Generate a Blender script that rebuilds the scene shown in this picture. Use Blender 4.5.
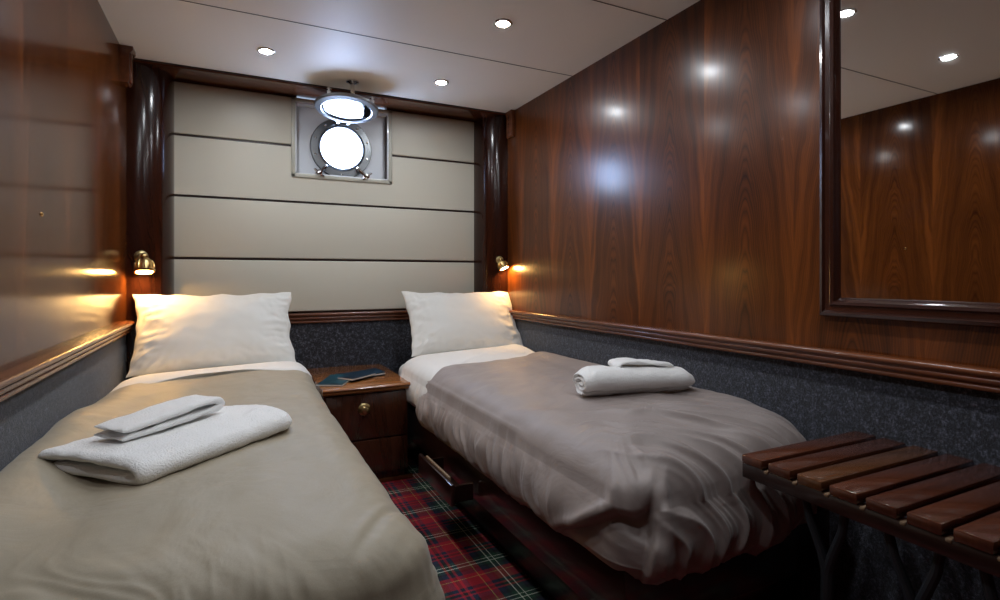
import bpy, bmesh, math, random
import numpy as np
from mathutils import Vector, Matrix

for o in list(bpy.data.objects):
    bpy.data.objects.remove(o)
sc = bpy.context.scene
random.seed(4)
H = 1.03                      # camera height above the floor; measured heights below are relative to the lens

# ------------------------------------------------------------------ camera, world, exposure
F = 541.0
YAW = math.radians(26.1)
cam_d = bpy.data.cameras.new('camera')
cam = bpy.data.objects.new('camera', cam_d)
sc.collection.objects.link(cam)
sc.camera = cam
cam_d.sensor_width = 36
cam_d.lens = F / 1000 * 36
cam_d.shift_y = -0.024
cam_d.clip_start = 0.01
cam.location = (0, 0, H)
cam.rotation_euler = (math.radians(90), 0, -YAW)

w = bpy.data.worlds.new('world')
sc.world = w
w.use_nodes = True
w.node_tree.nodes['Background'].inputs[0].default_value = (0.6, 0.75, 1.0, 1)
w.node_tree.nodes['Background'].inputs[1].default_value = 1.0
sc.view_settings.view_transform = 'Standard'
sc.view_settings.look = 'None'
sc.view_settings.gamma = 1
sc.view_settings.use_curve_mapping = False
sc.view_settings.exposure = 0.86
DOWNLIGHT = 270.0              # emission of a ceiling spot's lens
DAY = 24.0                     # daylight seen through the porthole
BULB = 170.0                   # warm reading lamp bulbs
sc.cycles.max_bounces = 10
sc.cycles.diffuse_bounces = 5
sc.cycles.caustics_reflective = False
sc.cycles.blur_glossy = 0.5

# ------------------------------------------------------------------ room dimensions
XL, XR = -0.465, 1.575
YB = 3.29                     # back wall
YR = -0.95                    # wall behind the camera
ZC = 1.04                     # ceiling (relative)
ZS = 1.026                    # underside of the soffit
YS = 3.09                     # front of the soffit
RC = 0.178                    # radius of the corner columns
ZF = -H

# ------------------------------------------------------------------ helpers
ORG = {}
def link(o):
    sc.collection.objects.link(o)

def setp(o, label=None, cat=None, group=None, kind=None):
    if label: o['label'] = label
    if cat: o['category'] = cat
    if group: o['group'] = group
    if kind: o['kind'] = kind
    return o

def thing(name, loc, label=None, cat=None, group=None, kind=None):
    o = bpy.data.objects.new(name, None)
    o.empty_display_size = 0.05
    l = Vector((loc[0], loc[1], loc[2] + H))
    o.location = l
    link(o)
    ORG[o.name] = l
    return setp(o, label, cat, group, kind)

class MB:
    def __init__(s):
        s.v = []; s.f = []; s.uv = None
    def add(s, vs, fs):
        n = len(s.v)
        s.v += [tuple(v) for v in vs]
        s.f += [tuple(i + n for i in f) for f in fs]
        return s
    def box(s, a, b, bev=0.0, seg=2, M=None):
        bm = bmesh.new()
        bmesh.ops.create_cube(bm, size=1)
        c = [(a[i] + b[i]) / 2 for i in range(3)]; d = [abs(b[i] - a[i]) for i in range(3)]
        for v in bm.verts:
            v.co = Vector((v.co.x * d[0] , v.co.y * d[1], v.co.z * d[2]))
        if bev > 0:
            bmesh.ops.bevel(bm, geom=bm.edges[:], offset=min(bev, min(d) * .45), segments=seg, profile=0.5, affect='EDGES')
        for v in bm.verts:
            v.co += Vector(c)
            if M is not None: v.co = M @ v.co
        bm.verts.index_update()
        s.add([v.co[:] for v in bm.verts], [[v.index for v in f.verts] for f in bm.faces])
        bm.free()
        return s
    def lathe(s, prof, M, seg=32, cap0=True, cap1=True):
        vs = []; fs = []
        n = len(prof)
        for k in range(seg):
            a = 2 * math.pi * k / seg
            for r, z in prof:
                vs.append(M @ Vector((r * math.cos(a), r * math.sin(a), z)))
        for k in range(seg):
            k2 = (k + 1) % seg
            for j in range(n - 1):
                fs.append((k * n + j, k2 * n + j, k2 * n + j + 1, k * n + j + 1))
        if cap0: fs.append([k * n for k in range(seg)][::-1])
        if cap1: fs.append([k * n + n - 1 for k in range(seg)])
        return s.add(vs, fs)
    def tube(s, pts, rad, seg=10):
        pts = [Vector(p) for p in pts]
        rads = rad if isinstance(rad, (list, tuple)) else [rad] * len(pts)
        vs = []; fs = []
        ref = None
        for i, p in enumerate(pts):
            t = (pts[min(i + 1, len(pts) - 1)] - pts[max(i - 1, 0)]).normalized()
            if ref is None:
                ref = Vector((0, 0, 1)) if abs(t.z) < .9 else Vector((1, 0, 0))
            a = (ref - t * ref.dot(t)).normalized(); ref = a
            b = t.cross(a)
            for k in range(seg):
                g = 2 * math.pi * k / seg
                vs.append(p + (a * math.cos(g) + b * math.sin(g)) * rads[i])
        for i in range(len(pts) - 1):
            for k in range(seg):
                k2 = (k + 1) % seg
                fs.append((i * seg + k, i * seg + k2, (i + 1) * seg + k2, (i + 1) * seg + k))
        fs.append(list(range(seg))[::-1]); fs.append([(len(pts) - 1) * seg + k for k in range(seg)])
        return s.add(vs, fs)
    def sweep(s, prof, path, up=(0, 0, 1), closed=True):
        """prof: 2D points (out, up) swept along straight 3D segments; out = given per path point"""
        vs = []; fs = []
        n = len(prof)
        for p, out, upv in path:
            p = Vector(p); out = Vector(out); upv = Vector(upv)
            for a, b in prof:
                vs.append(p + out * a + upv * b)
        m = len(path)
        for i in range(m - 1):
            for j in range(n if closed else n - 1):
                j2 = (j + 1) % n
                fs.append((i * n + j, i * n + j2, (i + 1) * n + j2, (i + 1) * n + j))
        if closed:
            fs.append(list(range(n))[::-1]); fs.append([(m - 1) * n + j for j in range(n)])
        return s.add(vs, fs)
    def build(s, name, mat, parent=None, org=None, smooth=True, auto=35):
        me = bpy.data.meshes.new(name)
        if parent is not None: o0 = ORG[parent.name]
        else: o0 = Vector((org[0], org[1], org[2] + H)) if org else Vector((0, 0, 0))
        vs = [(v[0] - o0.x, v[1] - o0.y, v[2] + H - o0.z) for v in s.v]
        me.from_pydata(vs, [], s.f)
        bm = bmesh.new(); bm.from_mesh(me)
        bmesh.ops.recalc_face_normals(bm, faces=bm.faces)
        bm.to_mesh(me); bm.free()
        me.materials.append(mat)
        if smooth:
            for p in me.polygons: p.use_smooth = True
            if auto:
                me.set_sharp_from_angle(angle=math.radians(auto))
        o = bpy.data.objects.new(name, me)
        link(o)
        ORG[o.name] = o0
        if parent is not None: o.parent = parent
        else: o.location = o0
        return o

def box(name, a, b, mat, parent=None, bev=0.0, org=None):
    return MB().box(a, b, bev).build(name, mat, parent, org)

def axisM(loc, d):
    """matrix whose local +Z points along d"""
    q = Vector((0, 0, 1)).rotation_difference(Vector(d).normalized())
    return Matrix.Translation(Vector(loc)) @ q.to_matrix().to_4x4()

# ---- numpy gradient noise
_rng = np.random.RandomState(7)
_P = _rng.permutation(256); _P = np.concatenate([_P, _P])
_A = _rng.rand(256) * 2 * np.pi
_GX, _GY = np.cos(_A), np.sin(_A)
def noise2(x, y):
    x = np.asarray(x, float); y = np.asarray(y, float)
    x, y = np.broadcast_arrays(x, y)
    xi = np.floor(x).astype(int); yi = np.floor(y).astype(int)
    xf = x - xi; yf = y - yi
    u = xf ** 3 * (xf * (xf * 6 - 15) + 10); v = yf ** 3 * (yf * (yf * 6 - 15) + 10)
    def g(ix, iy, dx, dy):
        h = _P[(_P[ix & 255] + iy) & 255]
        return _GX[h] * dx + _GY[h] * dy
    n00 = g(xi, yi, xf, yf); n10 = g(xi + 1, yi, xf - 1, yf)
    n01 = g(xi, yi + 1, xf, yf - 1); n11 = g(xi + 1, yi + 1, xf - 1, yf - 1)
    return ((n00 * (1 - u) + n10 * u) * (1 - v) + (n01 * (1 - u) + n11 * u) * v) * 1.5
def fbm(x, y, o=3):
    r = 0; a = 1.0
    for k in range(o):
        r = r + a * noise2(x * 2 ** k + 17 * k, y * 2 ** k + 5 * k); a *= .5
    return r
def ridge(x, y):
    return 1 - np.minimum(1, np.abs(noise2(x, y)) * 2.2)
def sstep(a, b, x):
    t = np.clip((x - a) / (b - a), 0, 1)
    return t * t * (3 - 2 * t)

# ------------------------------------------------------------------ materials
def new_mat(name):
    m = bpy.data.materials.new(name); m.use_nodes = True
    nt = m.node_tree
    return m, nt, nt.nodes['Principled BSDF']
def N(nt, t, **kw):
    n = nt.nodes.new(t)
    for k, v in kw.items():
        if k.startswith('i_'):
            n.inputs[k[2:].replace('_', ' ')].default_value = v
        else: setattr(n, k, v)
    return n
def ramp(nt, fac, stops, interp='LINEAR'):
    r = N(nt, 'ShaderNodeValToRGB'); r.color_ramp.interpolation = interp
    els = r.color_ramp.elements
    while len(els) < len(stops): els.new(0.5)
    for e, (p, c) in zip(els, stops):
        e.position = p; e.color = (*c, 1)
    nt.links.new(fac, r.inputs[0])
    return r.outputs[0]
def math_(nt, op, a, b=None, c=None):
    n = N(nt, 'ShaderNodeMath', operation=op)
    for i, v in enumerate((a, b, c)):
        if v is None: continue
        if isinstance(v, (int, float)): n.inputs[i].default_value = v
        else: nt.links.new(v, n.inputs[i])
    return n.outputs[0]
def bump(nt, bs, h, strength, dist, normal=None):
    b = N(nt, 'ShaderNodeBump'); b.inputs['Strength'].default_value = strength; b.inputs['Distance'].default_value = dist
    nt.links.new(h, b.inputs['Height'])
    if normal is not None: nt.links.new(normal, b.inputs['Normal'])
    nt.links.new(b.outputs[0], bs.inputs['Normal'])
    return b.outputs[0]

def wood(name, across='Y', along='Z', dark=(.030, .0085, .0035), light=(.16, .055, .018), rough=.16, leaf=.31, coat=.6,
         stretch=.11, mid=None, offset=0.0, figure=1.0, ior=1.5, ripple=.12, coatr=.06):
    m, nt, bs = new_mat(name)
    tc = N(nt, 'ShaderNodeTexCoord'); sp = N(nt, 'ShaderNodeSeparateXYZ')
    nt.links.new(tc.outputs['Object'], sp.inputs[0])
    ax = {'X': 0, 'Y': 1, 'Z': 2}
    A = math_(nt, 'ADD', sp.outputs[ax[across]], offset); L = sp.outputs[ax[along]]
    third = [k for k in 'XYZ' if k not in (across, along)][0]
    leafid = math_(nt, 'FLOOR', math_(nt, 'DIVIDE', math_(nt, 'ADD', A, leaf), 2 * leaf))
    pp = math_(nt, 'SUBTRACT', math_(nt, 'PINGPONG', A, leaf), 0.0)
    # crown figure: nested arches down each leaf, straight steep grain towards the joints
    nz = N(nt, 'ShaderNodeTexNoise'); nz.inputs['Scale'].default_value = 1.0; nz.inputs['Detail'].default_value = 3
    mp = N(nt, 'ShaderNodeCombineXYZ')
    nt.links.new(math_(nt, 'MULTIPLY', pp, 7), mp.inputs[0]); nt.links.new(math_(nt, 'MULTIPLY', L, 2.2), mp.inputs[1])
    nt.links.new(math_(nt, 'MULTIPLY', leafid, 1.35), mp.inputs[2])
    nt.links.new(mp.outputs[0], nz.inputs['Vector'])
    warp = math_(nt, 'MULTIPLY', math_(nt, 'SUBTRACT', nz.outputs[0], .5), .05)
    d = math_(nt, 'SQRT', math_(nt, 'ADD', math_(nt, 'POWER', pp, 2.0), .0012))
    d = math_(nt, 'ADD', math_(nt, 'ADD', d, math_(nt, 'MULTIPLY', L, stretch)), warp)
    edge = math_(nt, 'DIVIDE', pp, leaf)
    inner = math_(nt, 'SUBTRACT', 1.0, math_(nt, 'MULTIPLY', edge, .75))
    rings = math_(nt, 'MULTIPLY', math_(nt, 'POWER', math_(nt, 'ABSOLUTE', math_(nt, 'SINE', math_(nt, 'MULTIPLY', d, 520.0))), .6), inner)
    def streak(fx, fy, det):
        t = N(nt, 'ShaderNodeTexNoise'); t.inputs['Scale'].default_value = 1.0; t.inputs['Detail'].default_value = det
        g_ = N(nt, 'ShaderNodeCombineXYZ')
        nt.links.new(math_(nt, 'MULTIPLY', math_(nt, 'ADD', d, warp), fx), g_.inputs[0]); nt.links.new(math_(nt, 'MULTIPLY', L, fy), g_.inputs[1])
        nt.links.new(math_(nt, 'ADD', math_(nt, 'MULTIPLY', sp.outputs[ax[third]], 40), leafid), g_.inputs[2])
        nt.links.new(g_.outputs[0], t.inputs['Vector'])
        return t
    gr = streak(210, 5, 3); br = streak(26, .5, 2); lf = streak(0.01, .6, 1)
    flame = math_(nt, 'MULTIPLY', math_(nt, 'POWER', edge, 2.5), math_(nt, 'MULTIPLY', br.outputs[0], .5))
    v = math_(nt, 'MULTIPLY_ADD', rings, .20 * figure, -.11 * figure)
    v = math_(nt, 'ADD', v, math_(nt, 'MULTIPLY', flame, .95 * figure))
    v = math_(nt, 'ADD', v, math_(nt, 'MULTIPLY', gr.outputs[0], .28))
    v = math_(nt, 'ADD', v, math_(nt, 'MULTIPLY', br.outputs[0], .45))
    v = math_(nt, 'ADD', v, math_(nt, 'MULTIPLY', lf.outputs[0], .26))
    md = mid or tuple((a * .68 + b * .32) for a, b in zip(dark, light))
    col = ramp(nt, v, [(.27, dark), (.52, md), (.86, light)])
    nt.links.new(col, bs.inputs['Base Color'])
    bs.inputs['Roughness'].default_value = rough
    bs.inputs['IOR'].default_value = ior
    bs.inputs['Coat Weight'].default_value = coat; bs.inputs['Coat Roughness'].default_value = coatr
    big = N(nt, 'ShaderNodeTexNoise'); big.inputs['Scale'].default_value = 3.0
    nt.links.new(tc.outputs['Object'], big.inputs['Vector'])
    hgt = math_(nt, 'ADD', math_(nt, 'MULTIPLY', gr.outputs[0], .012), math_(nt, 'MULTIPLY', big.outputs[0], .3))
    bump(nt, bs, hgt, ripple, .02)
    return m

def plain(name, col, rough=.5, metal=0.0, coat=0.0, nscale=0, nstr=.1, ndist=.002, var=0.0, ior=1.5, sheen=0.0):
    m, nt, bs = new_mat(name)
    bs.inputs['Base Color'].default_value = (*col, 1)
    bs.inputs['Roughness'].default_value = rough
    bs.inputs['Metallic'].default_value = metal
    bs.inputs['Coat Weight'].default_value = coat
    bs.inputs['IOR'].default_value = ior
    bs.inputs['Sheen Weight'].default_value = sheen
    if nscale:
        tc = N(nt, 'ShaderNodeTexCoord')
        nz = N(nt, 'ShaderNodeTexNoise'); nz.inputs['Scale'].default_value = nscale; nz.inputs['Detail'].default_value = 3
        nt.links.new(tc.outputs['Object'], nz.inputs['Vector'])
        bump(nt, bs, nz.outputs[0], nstr, ndist)
        if var:
            c = ramp(nt, nz.outputs[0], [(.3, tuple(x * (1 - var) for x in col)), (.7, tuple(min(1, x * (1 + var)) for x in col))])
            nt.links.new(c, bs.inputs['Base Color'])
    return m

def emis(name, col, strength):
    m, nt, bs = new_mat(name)
    bs.inputs['Base Color'].default_value = (0.8, 0.8, 0.8, 1)
    bs.inputs['Emission Color'].default_value = (*col, 1)
    bs.inputs['Emission Strength'].default_value = strength
    return m

M_WALLR = wood('mahogany_veneer', 'Y', 'Z', dark=(.013, .0034, .0015), light=(.24, .062, .010), rough=.28, leaf=.18, offset=.14, coat=.26, coatr=.17, ior=1.32)
M_WALLL = wood('mahogany_veneer_port', 'Y', 'Z', dark=(.014, .004, .002), light=(.22, .062, .013), rough=.14, leaf=.2, offset=.1, figure=.7, coat=0, ior=1.27)
M_RAILY = wood('rail_mahogany', 'Z', 'Y', dark=(.08, .024, .010), light=(.34, .105, .036), leaf=.5, rough=.25, figure=.3, coat=.1)
M_RAILX = wood('rail_mahogany_across', 'Z', 'X', dark=(.06, .017, .007), light=(.19, .06, .022), leaf=.5, rough=.25, figure=.3)
M_COL = wood('column_mahogany', 'X', 'Z', dark=(.012, .0035, .002), light=(.055, .014, .006), leaf=.5, rough=.16, figure=.3, coat=0, ripple=.02, ior=1.42)
M_BASE = wood('bed_base_mahogany', 'Z', 'Y', dark=(.010, .0035, .0025), light=(.035, .011, .007), leaf=.5, rough=.3, figure=.4)
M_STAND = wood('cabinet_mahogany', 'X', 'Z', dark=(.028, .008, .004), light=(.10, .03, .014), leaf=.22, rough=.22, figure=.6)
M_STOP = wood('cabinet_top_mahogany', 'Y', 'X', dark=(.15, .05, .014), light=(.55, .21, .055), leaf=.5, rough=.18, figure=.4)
M_SLAT = [wood('slat_mahogany_%s' % n, 'Y', 'X', dark=d, light=l, leaf=.5, rough=.22, figure=.3, offset=o) for n, d, l, o in
          (('red', (.05, .014, .007), (.17, .05, .022), 0), ('brown', (.06, .02, .008), (.22, .085, .03), .2), ('deep', (.04, .011, .006), (.13, .038, .018), .37))]
M_FRAME = wood('mirror_frame_mahogany', 'Y', 'Z', dark=(.018, .006, .004), light=(.07, .02, .012), leaf=.5, rough=.2, figure=.3, coat=1.0)
M_FRAMEH = wood('mirror_frame_mahogany_level', 'Z', 'Y', dark=(.018, .006, .004), light=(.07, .02, .012), leaf=.5, rough=.2, figure=.3, coat=1.0)
M_PALEWOOD = plain('pale_wood', (.22, .14, .08), .5, nscale=20, var=.2)
M_CEIL = plain('ceiling_cream', (.94, .88, .79), .55, nscale=60, nstr=.05, ndist=.001)
M_SEAM = plain('ceiling_seam', (.09, .075, .06), .6)
M_PANEL = plain('cream_vinyl', (.62, .59, .50), .45, nscale=350, nstr=.25, ndist=.0008)
M_GAP = plain('dark_gap_strip', (.028, .010, .007), .35)
M_SHEET = plain('white_cotton', (.78, .77, .74), .8, nscale=9, nstr=.35, ndist=.008, sheen=.2)
M_PILLOW = plain('pillow_cotton', (.76, .75, .71), .75, nscale=5, nstr=.2, ndist=.008, sheen=.2)
M_TOWEL = plain('white_terry', (.94, .94, .93), .95, nscale=230, nstr=.7, ndist=.005, sheen=.5)
M_STEEL = plain('stainless', (.24, .25, .26), .38, metal=1.0, nscale=25, nstr=.08, ndist=.003)
M_CHROME = plain('chrome', (.72, .72, .72), .1, metal=1.0)
M_BRASS = plain('brass', (.83, .58, .24), .18, metal=1.0)
M_BRASSDK = plain('aged_brass', (.55, .42, .20), .3, metal=1.0)
M_WHITE = plain('white_gelcoat', (.85, .87, .9), .25, coat=.4)
M_RECESS = plain('grey_recess', (.72, .75, .80), .35)
M_CREAMTRIM = plain('cream_trim', (.50, .49, .42), .35)
M_DARK = plain('dark_void', (.006, .005, .005), .8)
M_TEAL = plain('brochure_teal', (.012, .055, .075), .3, nscale=14, var=.6, nstr=0)
M_NAVY = plain('brochure_navy', (.010, .028, .05), .3, nscale=18, var=.6, nstr=0)
M_PAPER = plain('paper', (.62, .60, .56), .6)
M_LEGSTEEL = plain('painted_blue_grey', (.014, .017, .021), .6)
M_MIRROR = plain('mirror_silver', (.86, .85, .83), .015, metal=1.0)
M_LED = emis('led_lens', (.90, .95, 1.0), DOWNLIGHT)
M_BULB = emis('warm_bulb', (1.0, .56, .17), BULB)

def m_duvet(name, col, col2):
    m, nt, bs = new_mat(name)
    tc = N(nt, 'ShaderNodeTexCoord')
    n1 = N(nt, 'ShaderNodeTexNoise'); n1.inputs['Scale'].default_value = 5.5; n1.inputs['Detail'].default_value = 4; n1.inputs['Distortion'].default_value = .8
    n2 = N(nt, 'ShaderNodeTexNoise'); n2.inputs['Scale'].default_value = 600
    nt.links.new(tc.outputs['Object'], n1.inputs['Vector']); nt.links.new(tc.outputs['Object'], n2.inputs['Vector'])
    c = ramp(nt, n2.outputs[0], [(.3, col), (.7, col2)])
    nt.links.new(c, bs.inputs['Base Color'])
    bs.inputs['Roughness'].default_value = .55
    bs.inputs['Sheen Weight'].default_value = .25; bs.inputs['Sheen Roughness'].default_value = .4
    b1 = bump(nt, bs, n1.outputs[0], .45, .014)
    bump(nt, bs, n2.outputs[0], .15, .0006, b1)
    return m
M_DUVR = m_duvet('duvet_taupe', (.285, .238, .222), (.32, .268, .25))
M_DUVL = m_duvet('duvet_khaki', (.33, .285, .205), (.375, .32, .235))

def m_carpetwall():
    m, nt, bs = new_mat('charcoal_wall_textile')
    tc = N(nt, 'ShaderNodeTexCoord')
    n1 = N(nt, 'ShaderNodeTexNoise'); n1.inputs['Scale'].default_value = 130; n1.inputs['Detail'].default_value = 5; n1.inputs['Roughness'].default_value = .8
    nt.links.new(tc.outputs['Object'], n1.inputs['Vector'])
    n2 = N(nt, 'ShaderNodeTexNoise'); n2.inputs['Scale'].default_value = 45
    nt.links.new(tc.outputs['Object'], n2.inputs['Vector'])
    v = math_(nt, 'ADD', math_(nt, 'MULTIPLY', n1.outputs[0], .8), math_(nt, 'MULTIPLY', n2.outputs[0], .25))
    c = ramp(nt, v, [(.44, (.003, .004, .007)), (.54, (.016, .018, .029)), (.67, (.14, .15, .20))])
    nt.links.new(c, bs.inputs['Base Color'])
    bs.inputs['Roughness'].default_value = .9; bs.inputs['Sheen Weight'].default_value = .3
    bump(nt, bs, v, 1.0, .006)
    return m
M_TEX = m_carpetwall()

def m_tartan():
    m, nt, bs = new_mat('tartan_carpet')
    tc = N(nt, 'ShaderNodeTexCoord'); sp = N(nt, 'ShaderNodeSeparateXYZ')
    nt.links.new(tc.outputs['Object'], sp.inputs[0])
    red = (.34, .007, .018); navy = (.010, .014, .035); green = (.008, .045, .022); blk = (.006, .006, .008)
    white = (.80, .85, .70); yel = (.50, .38, .10)
    sett = .235
    sett = .25
    stops = [(0, red), (.09, yel), (.105, red), (.19, navy), (.27, blk), (.32, green), (.385, white), (.40, green), (.465, white), (.48, green),
             (.55, blk), (.62, navy), (.70, red), (.735, blk), (.79, red), (.83, navy), (.90, red)]
    outs = []
    for ax, off in ((0, .02), (1, .07)):
        f = math_(nt, 'FRACT', math_(nt, 'DIVIDE', math_(nt, 'ADD', sp.outputs[ax], 5 + off), sett))
        outs.append(ramp(nt, f, stops, 'CONSTANT'))
    # twill: alternate warp and weft in fine diagonal steps
    tw = math_(nt, 'FRACT', math_(nt, 'MULTIPLY', math_(nt, 'ADD', sp.outputs[0], sp.outputs[1]), 160))
    f = math_(nt, 'GREATER_THAN', tw, .5)
    mx = N(nt, 'ShaderNodeMix', data_type='RGBA')
    nt.links.new(f, mx.inputs[0]); nt.links.new(outs[0], mx.inputs[6]); nt.links.new(outs[1], mx.inputs[7])
    nt.links.new(mx.outputs[2], bs.inputs['Base Color'])
    bs.inputs['Roughness'].default_value = .95
    n1 = N(nt, 'ShaderNodeTexNoise'); n1.inputs['Scale'].default_value = 400
    nt.links.new(tc.outputs['Object'], n1.inputs['Vector'])
    bump(nt, bs, n1.outputs[0], .6, .003)
    return m
M_TARTAN = m_tartan()

def m_sky():
    m, nt, bs = new_mat('daylight_through_porthole')
    tc = N(nt, 'ShaderNodeTexCoord')
    n1 = N(nt, 'ShaderNodeTexNoise'); n1.inputs['Scale'].default_value = 9; n1.inputs['Detail'].default_value = 3
    nt.links.new(tc.outputs['Object'], n1.inputs['Vector'])
    c = ramp(nt, n1.outputs[0], [(.35, (.38, .54, 1.0)), (.6, (.54, .70, 1.0))])
    nt.links.new(c, bs.inputs['Emission Color'])
    bs.inputs['Emission Strength'].default_value = DAY
    bs.inputs['Base Color'].default_value = (.5, .5, .5, 1)
    return m
M_SKY = m_sky()

def m_glass(name='clear_glass', tint=(1, 1, 1)):
    m, nt, bs = new_mat(name)
    gl = N(nt, 'ShaderNodeBsdfGlossy'); gl.inputs['Roughness'].default_value = .03; gl.inputs['Color'].default_value = (1, 1, 1, 1)
    tr = N(nt, 'ShaderNodeBsdfTransparent'); tr.inputs['Color'].default_value = (*tint, 1)
    fr = N(nt, 'ShaderNodeFresnel'); fr.inputs['IOR'].default_value = 1.55
    mx = N(nt, 'ShaderNodeMixShader')
    nt.links.new(fr.outputs[0], mx.inputs[0]); nt.links.new(tr.outputs[0], mx.inputs[1]); nt.links.new(gl.outputs[0], mx.inputs[2])
    nt.links.new(mx.outputs[0], nt.nodes['Material Output'].inputs['Surface'])
    return m
M_GLASS = m_glass()

# ------------------------------------------------------------------ room shell
def struct(o, label=None):
    o['kind'] = 'structure'
    if label: o['label'] = label
    return o

struct(box('floor', (XL - .05, YR - .05, ZF - .05), (XR + .05, YB + .2, ZF), M_TARTAN, org=(0, 0, ZF)), 'red, green and navy tartan carpet on the cabin floor')
cl = struct(box('ceiling', (XL - .05, YR - .05, ZC), (XR + .05, YS + .01, ZC + .05), M_CEIL, org=(0, 0, ZC)), 'cream ceiling panels with thin dark seams')
for ys in (2.36, 1.675, .99, .30, -.39):
    box('seam', (XL, ys - .0025, ZC - .0012), (XR, ys + .0025, ZC + .002), M_SEAM, cl)
RZ = -.268                    # underside of the chair rail
T = .06
def sidewall(nm, x, s, mat, lab):
    wl = struct(MB().box((x, YR - .05, RZ), (x + s * T, YB + .2, ZC + .05)).build(nm, mat, org=(x, 0, 0)), lab)
    MB().box((x, YR - .05, ZF), (x + s * T, YB + .2, RZ)).build('textile_dado', M_TEX, wl)['label'] = 'dark speckled charcoal textile below the rail'
    return wl
wl = sidewall('wall_left', XL, -1, M_WALLL, 'glossy mahogany veneered side wall beside the left bed')
wr = sidewall('wall_right', XR, 1, M_WALLR, 'glossy mahogany veneered side wall with the mirror')
MB().lathe([(0.0, .004), (.003, .004), (.004, .003), (.006, .002), (.0065, 0)], axisM((XL, 1.84, .165), (1, 0, 0)), 20, True, False).build('brass_stud', M_BRASS, wl)

# back wall: backing with a hole for the porthole recess built from four boxes, padded panels in front
PX0, PX1, PZ0, PZ1 = .288, .869, .565, 1.018
bw = struct(MB().box((XL - .05, YB + .012, ZF), (PX0 + .03, YB + .06, ZC)).box((PX1 - .03, YB + .012, ZF), (XR + .05, YB + .06, ZC))
            .box((PX0, YB + .012, ZF), (PX1, YB + .06, PZ0 + .03)).build('wall_back', M_GAP, org=(0, YB, 0)), 'back wall of cream padded panels split by dark strips')
xa, xb = -.292, 1.43
def pad(x0, x1, z0, z1):
    g = .0065
    MB().box((x0, YB, z0 + g), (x1, YB + .014, z1 - g), .006, 3).build('padded_panel', M_PANEL, bw)
pad(xa, PX0 + .004, .743, ZS); pad(PX1 - .004, xb, .743, ZS)
MB().box((xa, YB, .4305), (PX0 + .004, YB + .014, .7365)).box((PX1 - .004, YB, .4305), (xb, YB + .014, .7365)).box((PX0 + .004, YB, .4305), (PX1 - .004, YB + .014, PZ0 + .004)).build('padded_panel', M_PANEL, bw)
pad(xa, xb, .094, .424); pad(xa, xb, -.21, .094)
MB().box((XL, YB - .004, ZF), (XR, YB + .011, RZ)).build('textile_dado', M_TEX, bw)['label'] = 'dark charcoal textile below the rail'
struct(MB().box((XL - .05, YR - .06, ZF), (XR + .05, YR, ZC)).build('wall_rear', M_WALLR, org=(0, YR, 0)), 'mahogany wall behind the viewer')
# wedge of pad behind the porthole's sides is closed by the recess box

# soffit over the back wall
sf = MB().box((XL, YS, ZS), (XR, YB + .06, ZC + .05), .002)
struct(sf.build('trim_1', M_RAILX, org=(0, YS, ZS)), 'mahogany cornice above the cream panels')
ED = MB().box((XL, YS - .006, ZC - .006), (XR, YS + .002, ZC + .002))
struct(ED.build('trim_2', M_GAP, org=(0, YS, ZC)), 'thin dark strip between ceiling and cornice')

# quarter-round corner columns
def column(xc, s, nm, lab, RC=.18):
    m = MB(); vs = []; n = 28
    for k in range(n + 1):
        a = math.pi / 2 * k / n
        # superellipse so that the column bulges like the photograph's
        ca, sa = math.cos(a), math.sin(a)
        x = xc + s * RC * ca ** .85; y = YB - (YB - YS - .012) * sa ** .85
        vs += [(x, y, ZF), (x, y, ZS)]
    vs += [(xc, YB + .01, ZF), (xc, YB + .01, ZS)]
    fs = [(2 * k, 2 * k + 2, 2 * k + 3, 2 * k + 1) for k in range(n)]
    m.add(vs, fs)
    struct(m.build(nm, M_COL, org=(xc, YB, 0)), lab)
column(XL, 1, 'trim_3', 'dark rounded mahogany column in the left corner')
column(XR, -1, 'trim_4', 'dark rounded mahogany column in the right corner', .155)

# chair rail profile (out, up)
def railprof(zt, zb, d):
    h = zt - zb
    P = [(0, 0), (d * .35, 0)]
    def bead(o, u, r, a0, a1, n=7):
        return [(o + r * math.cos(math.radians(a0 + (a1 - a0) * k / n)), u + r * math.sin(math.radians(a0 + (a1 - a0) * k / n))) for k in range(n + 1)]
    P += bead(d * .45, h * .16, h * .13, -90, 80)
    P += [(d * .5, h * .36)]
    P += bead(d * .62, h * .5, h * .13, -60, 60)
    P += [(d * .72, h * .68)]
    P += bead(d * .82, h * .83, h * .15, -80, 90)
    P += [(0, h * .98)]
    return P
RP = railprof(-.212, RZ, .042)
for nm, x, s, lab in (('trim_5', XL, 1, 'moulded mahogany rail along the left wall'), ('trim_6', XR, -1, 'moulded mahogany rail along the right wall')):
    struct(MB().sweep(RP, [((x, YR, RZ), (s, 0, 0), (0, 0, 1)), ((x, YS + .03, RZ), (s, 0, 0), (0, 0, 1))]).build(nm, M_RAILY, org=(x, 0, RZ), auto=50), lab)
struct(MB().sweep(railprof(-.212, -.275, .03), [((xa + .0, YB + .005, -.275), (0, -1, 0), (0, 0, 1)), ((xb, YB + .005, -.275), (0, -1, 0), (0, 0, 1))]).build('trim_7', M_RAILX, org=(0, YB, RZ), auto=50), 'mahogany rail under the cream panels')
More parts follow.
